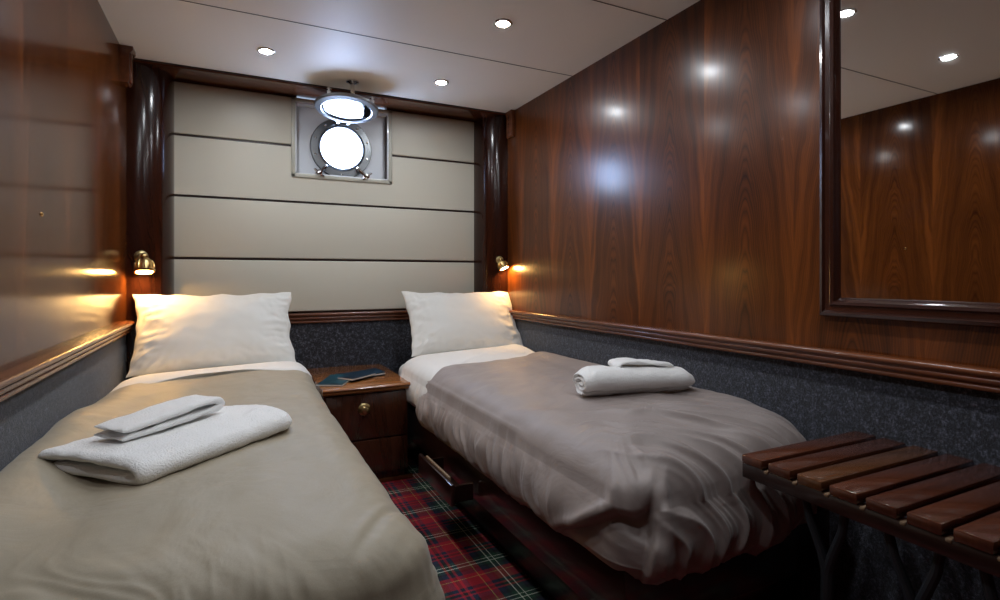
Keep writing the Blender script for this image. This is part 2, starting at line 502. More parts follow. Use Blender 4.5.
# small moulded end blocks where the side walls meet the cornice
for nm, x, s, lab in (('trim_8', XL, 1, 'small moulded wood block at the top of the left corner'), ('trim_9', XR, -1, 'small moulded wood block at the top of the right corner')):
    m = MB(); yq = .03 if s > 0 else .10; s *= 1 if s > 0 else .55
    pr = [(0, 0), (.030, 0), (.036, .012), (.036, .13), (.050, .15), (.050, .165), (0, .165)]
    m.sweep(pr, [((x, 2.90 + yq, ZC - .166), (s, 0, 0), (0, 0, 1)), ((x, 2.98 + yq, ZC - .166), (s, 0, 0), (0, 0, 1))])
    m.box((x, 2.92 + yq, ZC - .16), (x + s * .043, 2.96 + yq, ZC - .02), .006)
    struct(m.build(nm, M_RAILY, org=(x, 2.95, ZC)), lab)

# ------------------------------------------------------------------ porthole
CX, CZ = .575, .765
wnd = thing('window_1', (CX, YB, CZ), 'square recessed porthole window with its glazed cover hinged up', kind='structure')
DP = .055
# recess box
m = MB()
m.box((PX0 + .02, YB + DP, PZ0 + .02), (PX1 - .02, YB + DP + .006, PZ1))
rec = m.build('recess_back', M_RECESS, wnd)
# cut the disc: rather than boolean, the ring and glass sit in front of the back sheet
m = MB()
m.box((PX0 + .012, YB - .004, PZ0 + .012), (PX0 + .028, YB + DP + .004, PZ1)).box((PX1 - .028, YB - .004, PZ0 + .012), (PX1 - .012, YB + DP + .004, PZ1))
m.box((PX0 + .012, YB - .004, PZ0 + .012), (PX1 - .012, YB + DP + .004, PZ0 + .028)).box((PX0 + .012, YB - .004, PZ1 - .03), (PX1 - .012, YB + DP + .004, PZ1 - .018))
m.build('recess_side', M_WHITE, wnd)
m = MB()
for a, b in (((PX0, PZ0), (PX0 + .022, PZ1)), ((PX1 - .022, PZ0), (PX1, PZ1)), ((PX0, PZ0), (PX1, PZ0 + .022)), ((PX0, PZ1 - .02), (PX1, PZ1))):
    m.box((a[0], YB - .010, a[1]), (b[0], YB + .01, b[1]), .004)
m.build('window_frame', M_CREAMTRIM, wnd)
yr = YB + DP
ring = MB().lathe([(.122, .004), (.122, -.024), (.126, -.028), (.132, -.024), (.138, -.018), (.176, -.016), (.180, -.010), (.180, .002)], axisM((CX, yr, CZ), (0, 1, 0)), 64, False, False).build('porthole_ring', M_STEEL, wnd)
MB().lathe([(0, -.003), (.123, -.003), (.123, -.0005), (0, -.0005)], axisM((CX, yr, CZ), (0, 1, 0)), 48, False, False).build('porthole_pane', M_SKY, wnd)['label'] = 'white daylight in the round pane'
b = MB()
for k in range(10):
    a = 2 * math.pi * (k + .5) / 10
    b.lathe([(.007, 0), (.007, .003), (.004, .006), (0, .006)], axisM((CX + .158 * math.cos(a), yr - .016, CZ + .158 * math.sin(a)), (0, -1, 0)), 12, True, False)
b.build('bolts', M_CHROME, ring)
for a in (-128, -52):                          # two dog bolts with wing nuts
    ca, sa = math.cos(math.radians(a)), math.sin(math.radians(a))
    p0 = Vector((CX + .155 * ca, yr - .03, CZ + .155 * sa)); p1 = Vector((CX + .222 * ca, yr - .065, CZ + .212 * sa))
    d = MB().tube([p0, p0.lerp(p1, .5), p1], [.013, .011, .011], 10)
    d.lathe([(.0, -.016), (.017, -.013), (.020, 0), (.017, .013), (0, .016)], axisM(p1, (ca, 0, sa)), 16)
    perp = Vector((-sa, 0, ca))
    for s in (-1, 1):
        d.tube([p1, p1 + perp * s * .022 + Vector((0, -.004, 0)), p1 + perp * s * .036 + Vector((0, -.012, 0))], [.009, .008, .006], 8)
    d.lathe([(.016, -.006), (.016, .006)], axisM(p0, (perp.x, 0, perp.z)), 14)
    d.build('clamp', M_CHROME, wnd)
# hinged glazed cover, swung up and hooked to the ceiling
LC = Vector((.562, 3.095, .936)); tilt = math.radians(8)
LM = Matrix.Translation(LC) @ Matrix.Rotation(math.radians(4), 4, 'Y') @ Matrix.Rotation(-tilt, 4, 'X')
lid = MB().lathe([(.134, -.009), (.140, -.014), (.150, -.012), (.168, -.009), (.173, -.004), (.173, .006), (.165, .012), (.140, .014), (.134, .009)], LM, 64, False, False).build('hinged_cover', M_STEEL, wnd)
lid['label'] = 'round metal cover ring with glass, swung up'
MB().lathe([(0, -.004), (.136, -.004), (.136, .004), (0, .004)], LM, 48, False, False).build('cover_glass', M_GLASS, lid)
h = MB()
for s in (-1, 1):
    h.box((CX + s * .03 - .008, YB - .02, .90), (CX + s * .03 + .008, YB + DP, .925), .003)
h.tube([(CX - .045, YB - .022, .912), (CX + .045, YB - .022, .912)], .006)
h.build('hinge', M_CHROME, wnd)
for dx in (-.115, .115):                        # closing lugs on the upper side of the cover
    l = MB()
    q = LM @ Vector((dx, -.115, .012))
    l.lathe([(.012, -.004), (.012, .010), (.007, .014), (.007, .026), (.010, .030), (0, .034)], axisM(q, (0, 0, 1)), 14)
    l.tube([q + Vector((-.014, 0, .022)), q + Vector((.014, 0, .022))], .004, 8)
    l.build('lug', M_CHROME, lid)
hk = MB()
q = LM @ Vector((0, -.150, .012))
hk.lathe([(.034, 0), (.034, -.006), (.020, -.012), (.012, -.018)], axisM((q.x, q.y - .005, ZC), (0, 0, 1)), 20)
hk.tube([(q.x, q.y - .005, ZC - .01), (q.x, q.y - .005, ZC - .05), (q.x, q.y - .012, q.z + .004), (q.x, q.y, q.z - .012), (q.x, q.y + .012, q.z)], .011, 10)
hk.build('ceiling_hook', M_CHROME, wnd)

# ------------------------------------------------------------------ downlights
def light(x, y, label, proto=None):
    if proto is None:
        t = thing('ceiling_light', (x, y, ZC), label, 'light', 'round recessed ceiling lights')
        MM = Matrix.Translation((x, y, ZC))
        MB().lathe([(.0275, .001), (.0275, -.004), (.034, -.0055), (.039, -.003), (.040, .0)], MM, 32, False, False).build('trim_ring', M_CHROME, t)
        MB().lathe([(0, -.0028), (.018, -.0028), (.0275, -.0022), (.0275, 0)], MM, 32, False, False).build('lens', M_LED, t)
        return t
    r = proto.copy(); link(r); r.location = (x, y, ZC + H); r['label'] = label
    for ch in list(proto.children):
        c = ch.copy(); link(c); c.parent = r
    return r
L0 = light(.128, 2.72, 'small round ceiling spotlight left of the porthole, above the left bed')
light(.993, 2.743, 'small round ceiling spotlight right of the porthole, near the cornice', L0)
light(.99, 1.993, 'small round ceiling spotlight nearest the viewer, at the top centre', L0)
for x, y, lab in ((.095, 2.13, 'small round ceiling spotlight over the middle of the left bed, out of frame'),
                  (.97, 1.32, 'small round ceiling spotlight seen only as the left spot in the mirror'),
                  (.095, 1.37, 'small round ceiling spotlight seen only as the right spot in the mirror'),
                  (.97, .62, 'small round ceiling spotlight above the slatted bench, out of frame'),
                  (.10, .66, 'small round ceiling spotlight above the foot of the left bed, out of frame')):
    light(x, y, lab, L0)

# ------------------------------------------------------------------ reading lamps
def reading_lamp(p, out, aim, s, label):
    p = Vector(p); out = Vector(out).normalized(); aim = Vector(aim).normalized()
    t = thing('reading_lamp', p, label, 'lamp')
    MB().lathe([(.024 * s, 0), (.024 * s, .004 * s), (.021 * s, .008 * s), (.016 * s, .010 * s), (.012 * s, .018 * s), (0, .019 * s)], axisM(p, out), 28).build('wall_plate', M_BRASSDK, t)
    j = p + out * .045 * s
    MB().tube([p + out * .01 * s, p + out * .03 * s, j], [.007 * s, .006 * s, .007 * s]).lathe(
        [(0, -.013 * s), (.009 * s, -.010 * s), (.013 * s, 0), (.009 * s, .010 * s), (0, .013 * s)], axisM(j, out), 18).build('swivel_arm', M_BRASS, t)
    A = axisM(j, aim)
    # openwork shade: domed cap, eight ribs and a rim
    sh = MB()
    sh.lathe([(0, .004 * s), (.012 * s, .004 * s), (.022 * s, .012 * s), (.026 * s, .020 * s), (.024 * s, .020 * s), (.020 * s, .013 * s), (.011 * s, .007 * s), (0, .007 * s)], A, 28)
    for k in range(10):
        a = 2 * math.pi * k / 10
        pts = [A @ Vector((r * s * math.cos(a), r * s * math.sin(a), z * s)) for r, z in ((.025, .018), (.031, .030), (.033, .042), (.031, .052))]
        sh.tube(pts, .0025 * s, 6)
    sh.lathe([(.020 * s, .010 * s), (.027 * s, .022 * s), (.030 * s, .034 * s), (.029 * s, .050 * s), (.0275 * s, .050 * s), (.0285 * s, .034 * s), (.025 * s, .022 * s), (.018 * s, .012 * s)], A, 28, False, False)
    sh.lathe([(.029 * s, .048 * s), (.033 * s, .048 * s), (.036 * s, .053 * s), (.034 * s, .062 * s), (.031 * s, .062 * s)], A, 28, False, False)
    sh.build('lamp_shade', M_BRASS, t)
    MB().lathe([(0, .018 * s), (.012 * s, .018 * s), (.022 * s, .030 * s), (.0275 * s, .050 * s), (.0275 * s, .057 * s), (.018 * s, .062 * s), (0, .064 * s)], A, 24, False, False).build('bulb', M_BULB, t)
    return t
reading_lamp((-.408, 3.110, .093), (.35, -.93, 0), (.05, -.22, -1), 1.25, 'small brass reading lamp glowing on the left corner column')
reading_lamp((1.522, 3.112, .103), (-.35, -.93, 0), (.35, -.35, -1), 1.0, 'small brass reading lamp glowing on the right corner column')

# ------------------------------------------------------------------ mirror
mr = thing('wall_mirror', (XR, .55, .4), 'large mirror in a dark mahogany frame on the right wall', 'mirror')
MY0, MY1, MZ0, MZ1 = .12, 1.024, -.118, .93
fp = [(0, 0), (.018, 0), (.024, .004), (.026, .012), (.020, .018), (.019, .030), (.025, .036), (.023, .044), (.010, .050), (.006, .056), (0, .056)]
def mitre(m, a, b, inw, along):
    # bar from a to b, profile's 'up' pointing inward; ends mitred at 45 degrees
    a = Vector(a); b = Vector(b); inw = Vector(inw); al = (b - a).normalized()
    vs = []
    for p, sg in ((a, 1), (b, -1)):
        for o_, u_ in fp:
            vs.append(p + Vector((-1, 0, 0)) * o_ + inw * u_ + al * sg * u_)
    n = len(fp)
    m.add(vs, [(j, (j + 1) % n, n + (j + 1) % n, n + j) for j in range(n)])
for a, b, inw, mt in (((XR, MY0, MZ0), (XR, MY1, MZ0), (0, 0, 1), M_FRAMEH), ((XR, MY0, MZ1), (XR, MY1, MZ1), (0, 0, -1), M_FRAMEH),
                      ((XR, MY0, MZ0), (XR, MY0, MZ1), (0, 1, 0), M_FRAME), ((XR, MY1, MZ0), (XR, MY1, MZ1), (0, -1, 0), M_FRAME)):
    m = MB(); mitre(m, a, b, inw, None); m.build('frame', mt, mr)
box('mirror_glass', (XR - .006, MY0 + .05, MZ0 + .05), (XR - .001, MY1 - .05, MZ1 - .05), M_MIRROR, mr)

# ------------------------------------------------------------------ beds
def bed(x0, x1, y0, y1, label, toe_side):
    t = thing('bed', ((x0 + x1) / 2, (y0 + y1) / 2, ZF), label, 'bed')
    zb = -.845
    m = MB()
    bx0, bx1 = (x0, x1 - .01) if toe_side > 0 else (x0 + .01, x1)
    m.box((bx0, y0 + .03, zb), (bx1, y1, -.685), .006)
    m.build('base', M_BASE, t)
    k0, k1 = (bx0, bx1 - .09) if toe_side > 0 else (bx0 + .09, bx1)
    MB().box((k0, y0 + .12, ZF), (k1, y1 - .005, zb + .002)).build('plinth', M_BASE, t)
    MB().box((x0 + .035, y0 + .06, -.684), (x1 - .035, y1 - .01, -.50), .05, 4).build('mattress', M_SHEET, t)
    return t
bL = bed(XL + .004, .335, .93, 3.08, 'single bed against the left wall with a khaki duvet', 1)
bR = bed(.803, XR - .004, .97, 3.08, 'single bed against the right wall with a taupe duvet', -1)
# open drawer in the right bed's side
dw = MB().box((.700, 1.83, -.835), (.716, 2.22, -.755), .004)
dw.box((.716, 1.86, -.835), (.80, 1.872, -.775)).box((.716, 2.18, -.835), (.80, 2.192, -.775)).box((.716, 1.86, -.835), (.80, 2.19, -.829))
drw = dw.build('drawer', M_BASE, bR)
MB().box((.7165, 1.9, -.835), (.726, 2.17, -.752), .002).build('drawer_lining', M_PALEWOOD, drw)

def grid_mesh(P, name, mat, parent=None, org=None, closed_u=True, subs=0):
    """P[i,j,3]: i around (closed), j from centre outwards"""
    ni, nj, _ = P.shape
    m = MB()
    m.v = [tuple(p) for p in P.reshape(-1, 3)]
    fs = []
    for i in range(ni if closed_u else ni - 1):
        i2 = (i + 1) % ni
        for j in range(nj - 1):
            fs.append((i * nj + j, i2 * nj + j, i2 * nj + j + 1, i * nj + j + 1))
    m.f = fs
    return m.build(name, mat, parent, org, auto=0)

def duvet(x0, x1, y0, y1, top, zb, wall, crown, fold, label, mat, name='duvet', bulge=.03, re=.13, rc=.13, NP=900, lift=.06, tuck=0.0, headfade=0.0, shear=0.0, slant=0.0, top_fn=None):
    """rounded slab draped over the mattress: perimeter param u, radial param j. wall=+1: wall at x1, -1: wall at x0"""
    # perimeter of a rounded rectangle
    cxs = [(x1 - rc, y0 + rc, -90), (x1 - rc, y1 - rc, 0), (x0 + rc, y1 - rc, 90), (x0 + rc, y0 + rc, 180)]
    pts = []; nrm = []
    for cx_, cy_, a0 in cxs:
        for k in range(41):
            a = math.radians(a0 + 90 * k / 40)
            pts.append((cx_ + rc * math.cos(a), cy_ + rc * math.sin(a))); nrm.append((math.cos(a), math.sin(a)))
    pts.append(pts[0]); nrm.append(nrm[0])
    pts = np.array(pts); nrm = np.array(nrm)
    seg = np.hypot(*np.diff(pts, axis=0).T); s = np.concatenate([[0], np.cumsum(seg)])
    L = s[-1]
    u = np.linspace(0, L, NP, endpoint=False)
    px = np.interp(u, s, pts[:, 0]); py = np.interp(u, s, pts[:, 1])
    nx = np.interp(u, s, nrm[:, 0]); ny = np.interp(u, s, nrm[:, 1]); l = np.hypot(nx, ny); nx /= l; ny /= l
    hw = (x1 - x0) / 2
    mx = np.full_like(px, (x0 + x1) / 2); my = np.clip(py, y0 + hw, y1 - hw)
    dist = np.hypot(px - mx, py - my)
    NT = 80; NS = 46
    sT = np.linspace(0, 1, NT) ** .8
    P = np.zeros((NP, NT + NS, 3)); Tt = np.zeros((NP, NT + NS))
    for j in range(NT):
        q = sT[j]
        X = mx + (px - mx) * q; Y = my + (py - my) * q
        t = np.full_like(px, hw * (1 - q))
        e = np.clip(t / re, 0, 1)
        Z = top - re * .8 * (1 - np.sqrt(np.clip(1 - (1 - e) ** 2.2, 0, 1))) + crown * sstep(0, hw * .8, t)
        P[:, j] = np.stack([X, Y, Z], -1); Tt[:, j] = -t
    zside = top - re * .8
    for k in range(NS):
        h_ = (k + 1) / NS
        off = bulge * math.sin(math.pi * min(1, h_ * 1.02)) - .02 * max(0, h_ - .8) / .2 - tuck * h_ ** 2
        X = px + nx * off; Y = py + ny * off
        Z = np.full_like(px, zside + (zb - zside) * h_)
        P[:, NT + k] = np.stack([X, Y, Z], -1); Tt[:, NT + k] = h_ * (zside - zb)
    # extra large-scale shaping
    if top_fn is not None:
        P[..., 2] += top_fn(P[..., 0], P[..., 1]) * sstep(zb, top - .02, P[..., 2])
    if wall: 
        dw_ = (XR - P[..., 0]) if wall > 0 else (P[..., 0] - XL)
        ly = sstep(y0, y0 + .35, P[..., 1]) * (1 - headfade * sstep(2.0, 2.75, P[..., 1]))
        P[..., 2] += lift * ly * np.where(Tt <= 0, np.clip(1 - dw_ / .22, 0, 1) ** 1.6, sstep(.12, .02, dw_))
    kh = sstep(1.9, 2.5, P[..., 1])
    P[..., 1] += shear * (P[..., 0] - (x0 + x1) / 2) * kh
    P[..., 1] += slant * sstep(1.15, 1.57, P[..., 0]) * sstep(1.5, .95, P[..., 1])
    # normals
    du = np.roll(P, -1, 0) - np.roll(P, 1, 0)
    dv = np.gradient(P, axis=1)
    nn = np.cross(dv, du); nl = np.linalg.norm(nn, axis=-1, keepdims=True); nl[nl < 1e-9] = 1; nn /= nl
    # point outwards
    ref = np.stack([np.broadcast_to((nx * .6)[:, None], Tt.shape), np.broadcast_to((ny * .6)[:, None], Tt.shape), np.full_like(Tt, 1.0)], -1)
    ref[Tt > 0, 2] = 0
    sgn = np.sign((nn * ref).sum(-1, keepdims=True)); sgn[sgn == 0] = 1
    nn *= sgn
    kb = np.clip((np.arange(NT + NS) - 4) / 10, 0, 1)[None, :, None]
    nn = nn * kb + np.array([0, 0, 1.0]) * (1 - kb)
    U = np.broadcast_to(u[:, None], Tt.shape)
    D = fold(P[..., 0], P[..., 1], P[..., 2], U, Tt)
    P = P + nn * D[..., None]
    if wall > 0: P[..., 0] = np.minimum(P[..., 0], XR - .006)
    if wall < 0: P[..., 0] = np.maximum(P[..., 0], XL + .006)
    o = grid_mesh(P, name, mat, None, ((x0 + x1) / 2, (y0 + y1) / 2, zb))
    return o

def cloth_folds(q, t, sharp=1.0):
    """irregular rounded folds: domain-warped noise, peaks rounder than valleys"""
    n = noise2(q + .55 * noise2(q * .6 + 7, t * 1.7), t)
    return np.tanh(n * 2.2 * sharp) * .5 + .25 * noise2(q * 2.1 + 31, t * 1.4 + 3)
def fold_right(X, Y, Z, U, T):
    D = .005 * fbm(X * 2.6 + 3, Y * 1.9, 3) * sstep(.0, -.15, T)
    side = sstep(1.0, .86, X)
    mod = .45 + .9 * np.clip(noise2(Y * 2.3 + 11, T * 1.5) + .4, 0, 1)
    # hem puckers on the aisle side that fade upward towards the seam
    env = side * sstep(-.03, .12, T) * sstep(.98, 1.25, Y) * mod
    D += env * .018 * (ridge(Y * 11 + T * 5 + .5 * noise2(Y * 5, T * 8), T * 2.5 + 4) ** 1.4 - .35)
    D += env * .005 * cloth_folds(Y * 36 + T * 12 + 2, T * 5)
    D += side * .0035 * np.exp(-((T + .012) / .0035) ** 2) * sstep(1.4, 1.6, Y)
    D += .006 * side * sstep(-.35, -.1, T) * cloth_folds(Y * 4.5 + X * 5.0, X * 2 + 2)
    # long slanting folds running from the top down over the foot
    foot = sstep(1.50, 1.02, Y) * sstep(.80, .98, X)
    q = X * 9.5 + (Y - 1) * 7.5 - 4.0 * np.maximum(T, 0) + .6 * noise2(X * 5 + 3, Y * 6 + T * 5)
    mod2 = .5 + np.clip(noise2(X * 2.1 + 4, Y * 2.3 + 8) + .45, 0, 1)
    D += foot * mod2 * .016 * cloth_folds(q, T * 1.6 + 2, 1.6)
    tr = np.maximum(T, -.4)
    D += foot * mod2 * .020 * (ridge(q * 1.35 + 5, tr * 2.2 + 7) ** 1.5 - .35)
    D += foot * (1.4 - mod2) * .008 * (ridge(q * 3.1 + 1, tr * 3.5 + 2) ** 1.5 - .35)
    D += .004 * sstep(1.75, 1.35, Y) * cloth_folds(q * .8 + 3, Y * 2.0) * sstep(0, -.05, T)
    # tucked corner: the flap from the foot hangs over a smooth pouch on the aisle side
    rc, x0, x1, y0, y1 = .11, .792, XR - .004, .945, 2.60
    ft = x1 - x0 - 2 * rc; L = 2 * math.pi * rc + 2 * ft + 2 * (y1 - y0 - 2 * rc)
    w_ = U - (L - ft - rc * math.pi / 4)
    w_ = np.where(w_ < -L / 2, w_ + L, w_)
    T1 = .012 + .60 * np.clip(-.045 - w_, 0, 1) + .012 * noise2(w_ * 9, 3.3) - .35 * np.clip(w_ - .0, 0, .1)
    we = .045 - .16 * np.clip(T - .03, 0, .3) + .006 * noise2(T * 14, 8.1)
    I = sstep(T1, T1 + .012, T) * sstep(we, we - .012, w_) * sstep(-.42, -.16, w_)
    lip = np.exp(-((T - T1 + .014) / .016) ** 2) * sstep(we + .02, we - .02, w_) * sstep(-.38, -.16, w_)
    lip2 = np.exp(-((w_ - we - .018) / .020) ** 2) * sstep(T1 - .03, T1 + .01, T)
    D = D * (1 - .6 * I) - .034 * I * (1 - .5 * sstep(.05, .17, T)) + .008 * lip + .012 * lip2 * sstep(.20, .12, T)
    D += I * .007 * cloth_folds(T * 17 - w_ * 6, w_ * 3 + 2)
    D += .008 * np.exp(-(np.hypot(w_ + .02, T + .03) / .08) ** 2) * cloth_folds(w_ * 26 - T * 18, T * 9 + 3)
    D += .0022 * fbm(X * 9 + Y * 3, Y * 7 - X * 4, 2) * (T < .02)
    D *= 1 - .45 * sstep(.10, .18, T)
    return D
def fold_left(X, Y, Z, U, T):
    D = .006 * fbm(X * 2.2 + 13, Y * 1.8 + 4, 3) * sstep(.0, -.15, T)
    D += .004 * cloth_folds(X * 3.0 + Y * 2.2, Y * 4 + 3) * sstep(1.6, 2.0, Y) * sstep(2.8, 2.5, Y)
    foot = sstep(1.16, .90, Y)
    mod2 = .35 + np.clip(noise2(X * 2.6 + 1, Y * 2.3 + 3) + .4, 0, 1)
    q = X * 9.5 + (Y - 1) * 8
    qw = q + 1.6 * noise2(X * 4.5 + 3, Y * 5 + 1)
    D += foot * mod2 ** 2 * (.008 * cloth_folds(qw, T * 3.2 + 3, 1.4) + .006 * (ridge(qw * 1.9 + 4, T * 5 + 6) ** 1.5 - .35))
    D += foot * mod2 * .005 * cloth_folds(q * 2.3 + 2, T * 4 + 1)
    side = sstep(.16, .33, X)
    D += side * .007 * cloth_folds(Y * 6.5, T * 2 + 9) * sstep(-.08, .08, T)
    r = np.hypot(X - .31, Y - 1.0)
    D += sstep(.20, .06, r) * .016 * cloth_folds(X * 13 - Y * 9, Z * 9)
    D += .0022 * fbm(X * 8 + Y * 3 + 5, Y * 8 - X * 5, 2) * (T < .02)
    return D

dR = duvet(.792, XR - .004, .945, 2.60, -.436, -.715, 1, .030, fold_right, '', M_DUVR, re=.12, rc=.11, NP=1300, shear=.22, slant=.07)
setp(dR, 'plump taupe duvet with gathered folds on the right bed', 'duvet')
dL = duvet(XL + .004, .338, .90, 2.745, -.465, -.72, -1, .030, fold_left, '', M_DUVL, re=.12, rc=.12, NP=1300, tuck=.05, headfade=1.0, lift=.115, top_fn=lambda x, y: .045 * sstep(2.1, 2.8, y), shear=.30)
setp(dL, 'khaki taupe duvet spread over the left bed', 'duvet')

# white sheets showing at the head, each turned over the duvet's upper edge
def head_sheet(x0, x1, y0, y1, top, wall, label, seed):
    def f(X, Y, Z, U, T):
        return .003 * fbm(X * 4 + seed, Y * 4, 2) * .3 + .008 * (ridge(U * 14, T * 3 + seed) - .5) * sstep(-.05, .06, T)
    o = duvet(x0, x1, y0, y1, top + (.034 if wall < 0 else 0), -.66, wall, .03, f, '', M_SHEET, name='bed_sheet', re=.10, rc=.09, NP=420, bulge=.02, shear=.26, lift=.0 if wall < 0 else .05)
    return setp(o, label, 'sheet')
head_sheet(.797, XR - .004, 2.42, 3.0, -.436, 1, 'white sheet turned down below the pillow on the right bed', 2.0)
head_sheet(XL + .004, .334, 2.55, 2.92, -.462, -1, 'white sheet turned down below the pillow on the left bed', 7.0)

def pillow(c, w_, h_, th, lean, yaw, label, seed, sag=.0):
    n = 90; m_ = 64
    us = np.sin(np.linspace(-np.pi / 2, np.pi / 2, n)); vs = np.sin(np.linspace(-np.pi / 2, np.pi / 2, m_))
    U, V = np.meshgrid(us, vs, indexing='ij')
    ox = w_ / 2 * U * (1 - .07 * (1 - V ** 2) ** 1.0)
    oy = h_ / 2 * V * (1 - .09 * (1 - U ** 2) ** 1.0)
    prof = np.clip((1 - np.abs(U) ** 3.2), 0, 1) ** .62 * np.clip((1 - np.abs(V) ** 2.8), 0, 1) ** .62
    edge = 1 - prof
    wr = .010 * (ridge(U * 6 + seed, V * 4 + 3 * np.abs(U)) - .5) * edge + .003 * fbm(U * 2 + seed, V * 2, 2)
    wr += .012 * (ridge(V * 5.5 + seed * 2, U * 1.8) - .55) * sstep(.55, .95, np.abs(U)) * prof ** .5
    m = MB()
    R = Matrix.Translation(Vector(c)) @ Matrix.Rotation(yaw, 4, 'Z') @ Matrix.Rotation(lean, 4, 'X')
    allv = []
    for sd in (1, -1):
        z = sd * (th / 2 * prof + wr * np.clip(prof * 2, 0, 1) + .002)
        P = np.stack([ox + .01 * noise2(V * 3 + seed, U * 2), oy + .008 * noise2(U * 4 + seed, V * 2), z], -1)
        pts = [R @ Vector(p) for p in P.reshape(-1, 3)]
        fs = []
        for i in range(n - 1):
            for j in range(m_ - 1):
                q = (i * m_ + j, (i + 1) * m_ + j, (i + 1) * m_ + j + 1, i * m_ + j + 1)
                fs.append(q if sd > 0 else q[::-1])
        m.add(pts, fs)
    # close the seam
    N0 = n * m_
    rim = [i * m_ for i in range(n)] + [(n - 1) * m_ + j for j in range(1, m_)] + [i * m_ + m_ - 1 for i in range(n - 2, -1, -1)] + [j for j in range(m_ - 2, 0, -1)]
    m.f += [(rim[k], rim[(k + 1) % len(rim)], rim[(k + 1) % len(rim)] + N0, rim[k] + N0) for k in range(len(rim))]
    o = m.build('pillow', M_PILLOW, None, (c[0], c[1], c[2] - h_ / 2), auto=0)
    return setp(o, label, 'pillow')
pillow((-.078, 2.995, -.268), .715, .43, .15, math.radians(58), math.radians(2), 'white pillow propped at the head of the left bed', 1.3)
pillow((1.24, 3.02, -.272), .71, .43, .15, math.radians(56), math.radians(-3), 'white pillow propped at the head of the right bed', 5.1)

# ------------------------------------------------------------------ towels
def ribbon(path, th, width, M, name, label, cat, group=None, seed=0.0, nA=46, edge=.012, shape=None, org=None):
    """folded cloth: 2D path (a, z) thickened by th and extruded over width; M maps (a, b, z) to the room"""
    pts = [Vector((p[0], p[1])) for p in path]
    # resample smoothly
    dense = []
    n = len(pts)
    for i in range(n - 1):
        p0 = pts[max(i - 1, 0)]; p1 = pts[i]; p2 = pts[i + 1]; p3 = pts[min(i + 2, n - 1)]
        for k in range(8):
            t = k / 8
            dense.append(.5 * ((2 * p1) + (-p0 + p2) * t + (2 * p0 - 5 * p1 + 4 * p2 - p3) * t * t + (-p0 + 3 * p1 - 3 * p2 + p3) * t ** 3))
    dense.append(pts[-1])
    K = len(dense)
    Lp, Rp = [], []
    for i, p in enumerate(dense):
        t = (dense[min(i + 1, K - 1)] - dense[max(i - 1, 0)])
        t.normalize(); nn_ = Vector((-t.y, t.x))
        e = min(i, K - 1 - i) / 6.0
        r = th / 2 * (math.sqrt(max(0.04, 1 - (1 - min(1, e)) ** 2)))
        Lp.append((p, nn_, r))
    vs = []; fs = []
    for a in range(nA + 1):
        b = a / nA
        e = min(b, 1 - b) * width
        k = math.sqrt(max(.08, 1 - (1 - min(1, e / edge)) ** 2))
        for side in (1, -1):
            for i, (p, nn_, r) in enumerate(Lp):
                q = p + nn_ * side * r * k
                w_ = .0035 * float(noise2(q.x * 17 + seed, b * width * 17)) + .0016 * float(noise2(q.x * 60 + seed, b * width * 60 + side))
                q = q + nn_ * side * w_
                bb = b * width + .005 * float(noise2(q.x * 12 + seed, q.y * 40))
                x_, z_ = q.x, q.y
                if shape: x_, bb, z_ = shape(x_, bb, z_)
                vs.append(M @ Vector((x_, bb, max(z_, .001))))
    row = 2 * K
    for a in range(nA):
        o0, o1 = a * row, (a + 1) * row
        for i in range(K - 1):
            fs.append((o0 + i, o0 + i + 1, o1 + i + 1, o1 + i))
            fs.append((o0 + K + i + 1, o0 + K + i, o1 + K + i, o1 + K + i + 1))
        fs.append((o0, o1, o1 + K, o0 + K)); fs.append((o0 + K - 1, o0 + 2 * K - 1, o1 + 2 * K - 1, o1 + K - 1))
    for o0 in (0, nA * row):
        for i in range(K - 1):
            fs.append((o0 + i, o0 + K + i, o0 + K + i + 1, o0 + i + 1))
    m = MB(); m.v = [tuple(v) for v in vs]; m.f = fs
    c = M @ Vector((0, 0, 0))
    o = m.build(name, M_TOWEL, None, tuple(c), auto=0)
    md = o.modifiers.new('sub', 'SUBSURF'); md.levels = 1; md.render_levels = 1
    return setp(o, label, cat, group)

def frameM(o, ax, bx):
    ax = Vector(ax).normalized(); bx = Vector(bx).normalized(); zx = ax.cross(bx).normalized()
    if zx.z < 0: zx = -zx
    R = Matrix((ax, bx, zx)).transposed().to_4x4()
    return Matrix.Translation(Vector(o)) @ R
ZT = -.436    # top of the left duvet near the towels
ZTR = -.408
# left bath towel: folded once towards the viewer, U section, fold along the near long edge
al = Vector((.726, .687, 0)); pe = Vector((-.687, .726, 0))
U_ = [(.30, .014), (.20, .014), (.12, .014), (.05, .014), (.018, .018), (.008, .031), (.022, .046), (.06, .053), (.12, .055), (.20, .052), (.27, .046), (.312, .040), (.322, .036)]
def shL(a, b, z):
    t = b / .49
    z = z * (1 + .22 * sstep(.25, .95, t) * sstep(-.02, .1, a)) - 0.0
    a2 = a * (1 - .28 * sstep(.3, 1.0, t)) + .01 * t
    # round the far right end
    k = sstep(.86, 1.0, t)
    z *= (1 - .30 * k * k)
    a2 = a2 + (0.115 - a2) * .28 * k * k
    return a2, b, float(z)
ML = frameM((-.178, 1.315, ZT - .001), pe, al)
ribbon([(a, z * .80) for a, z in U_], .023, .49, ML, 'bath_towel', 'large white bath towel folded flat on the left bed', 'towel', seed=1.0, shape=shL)
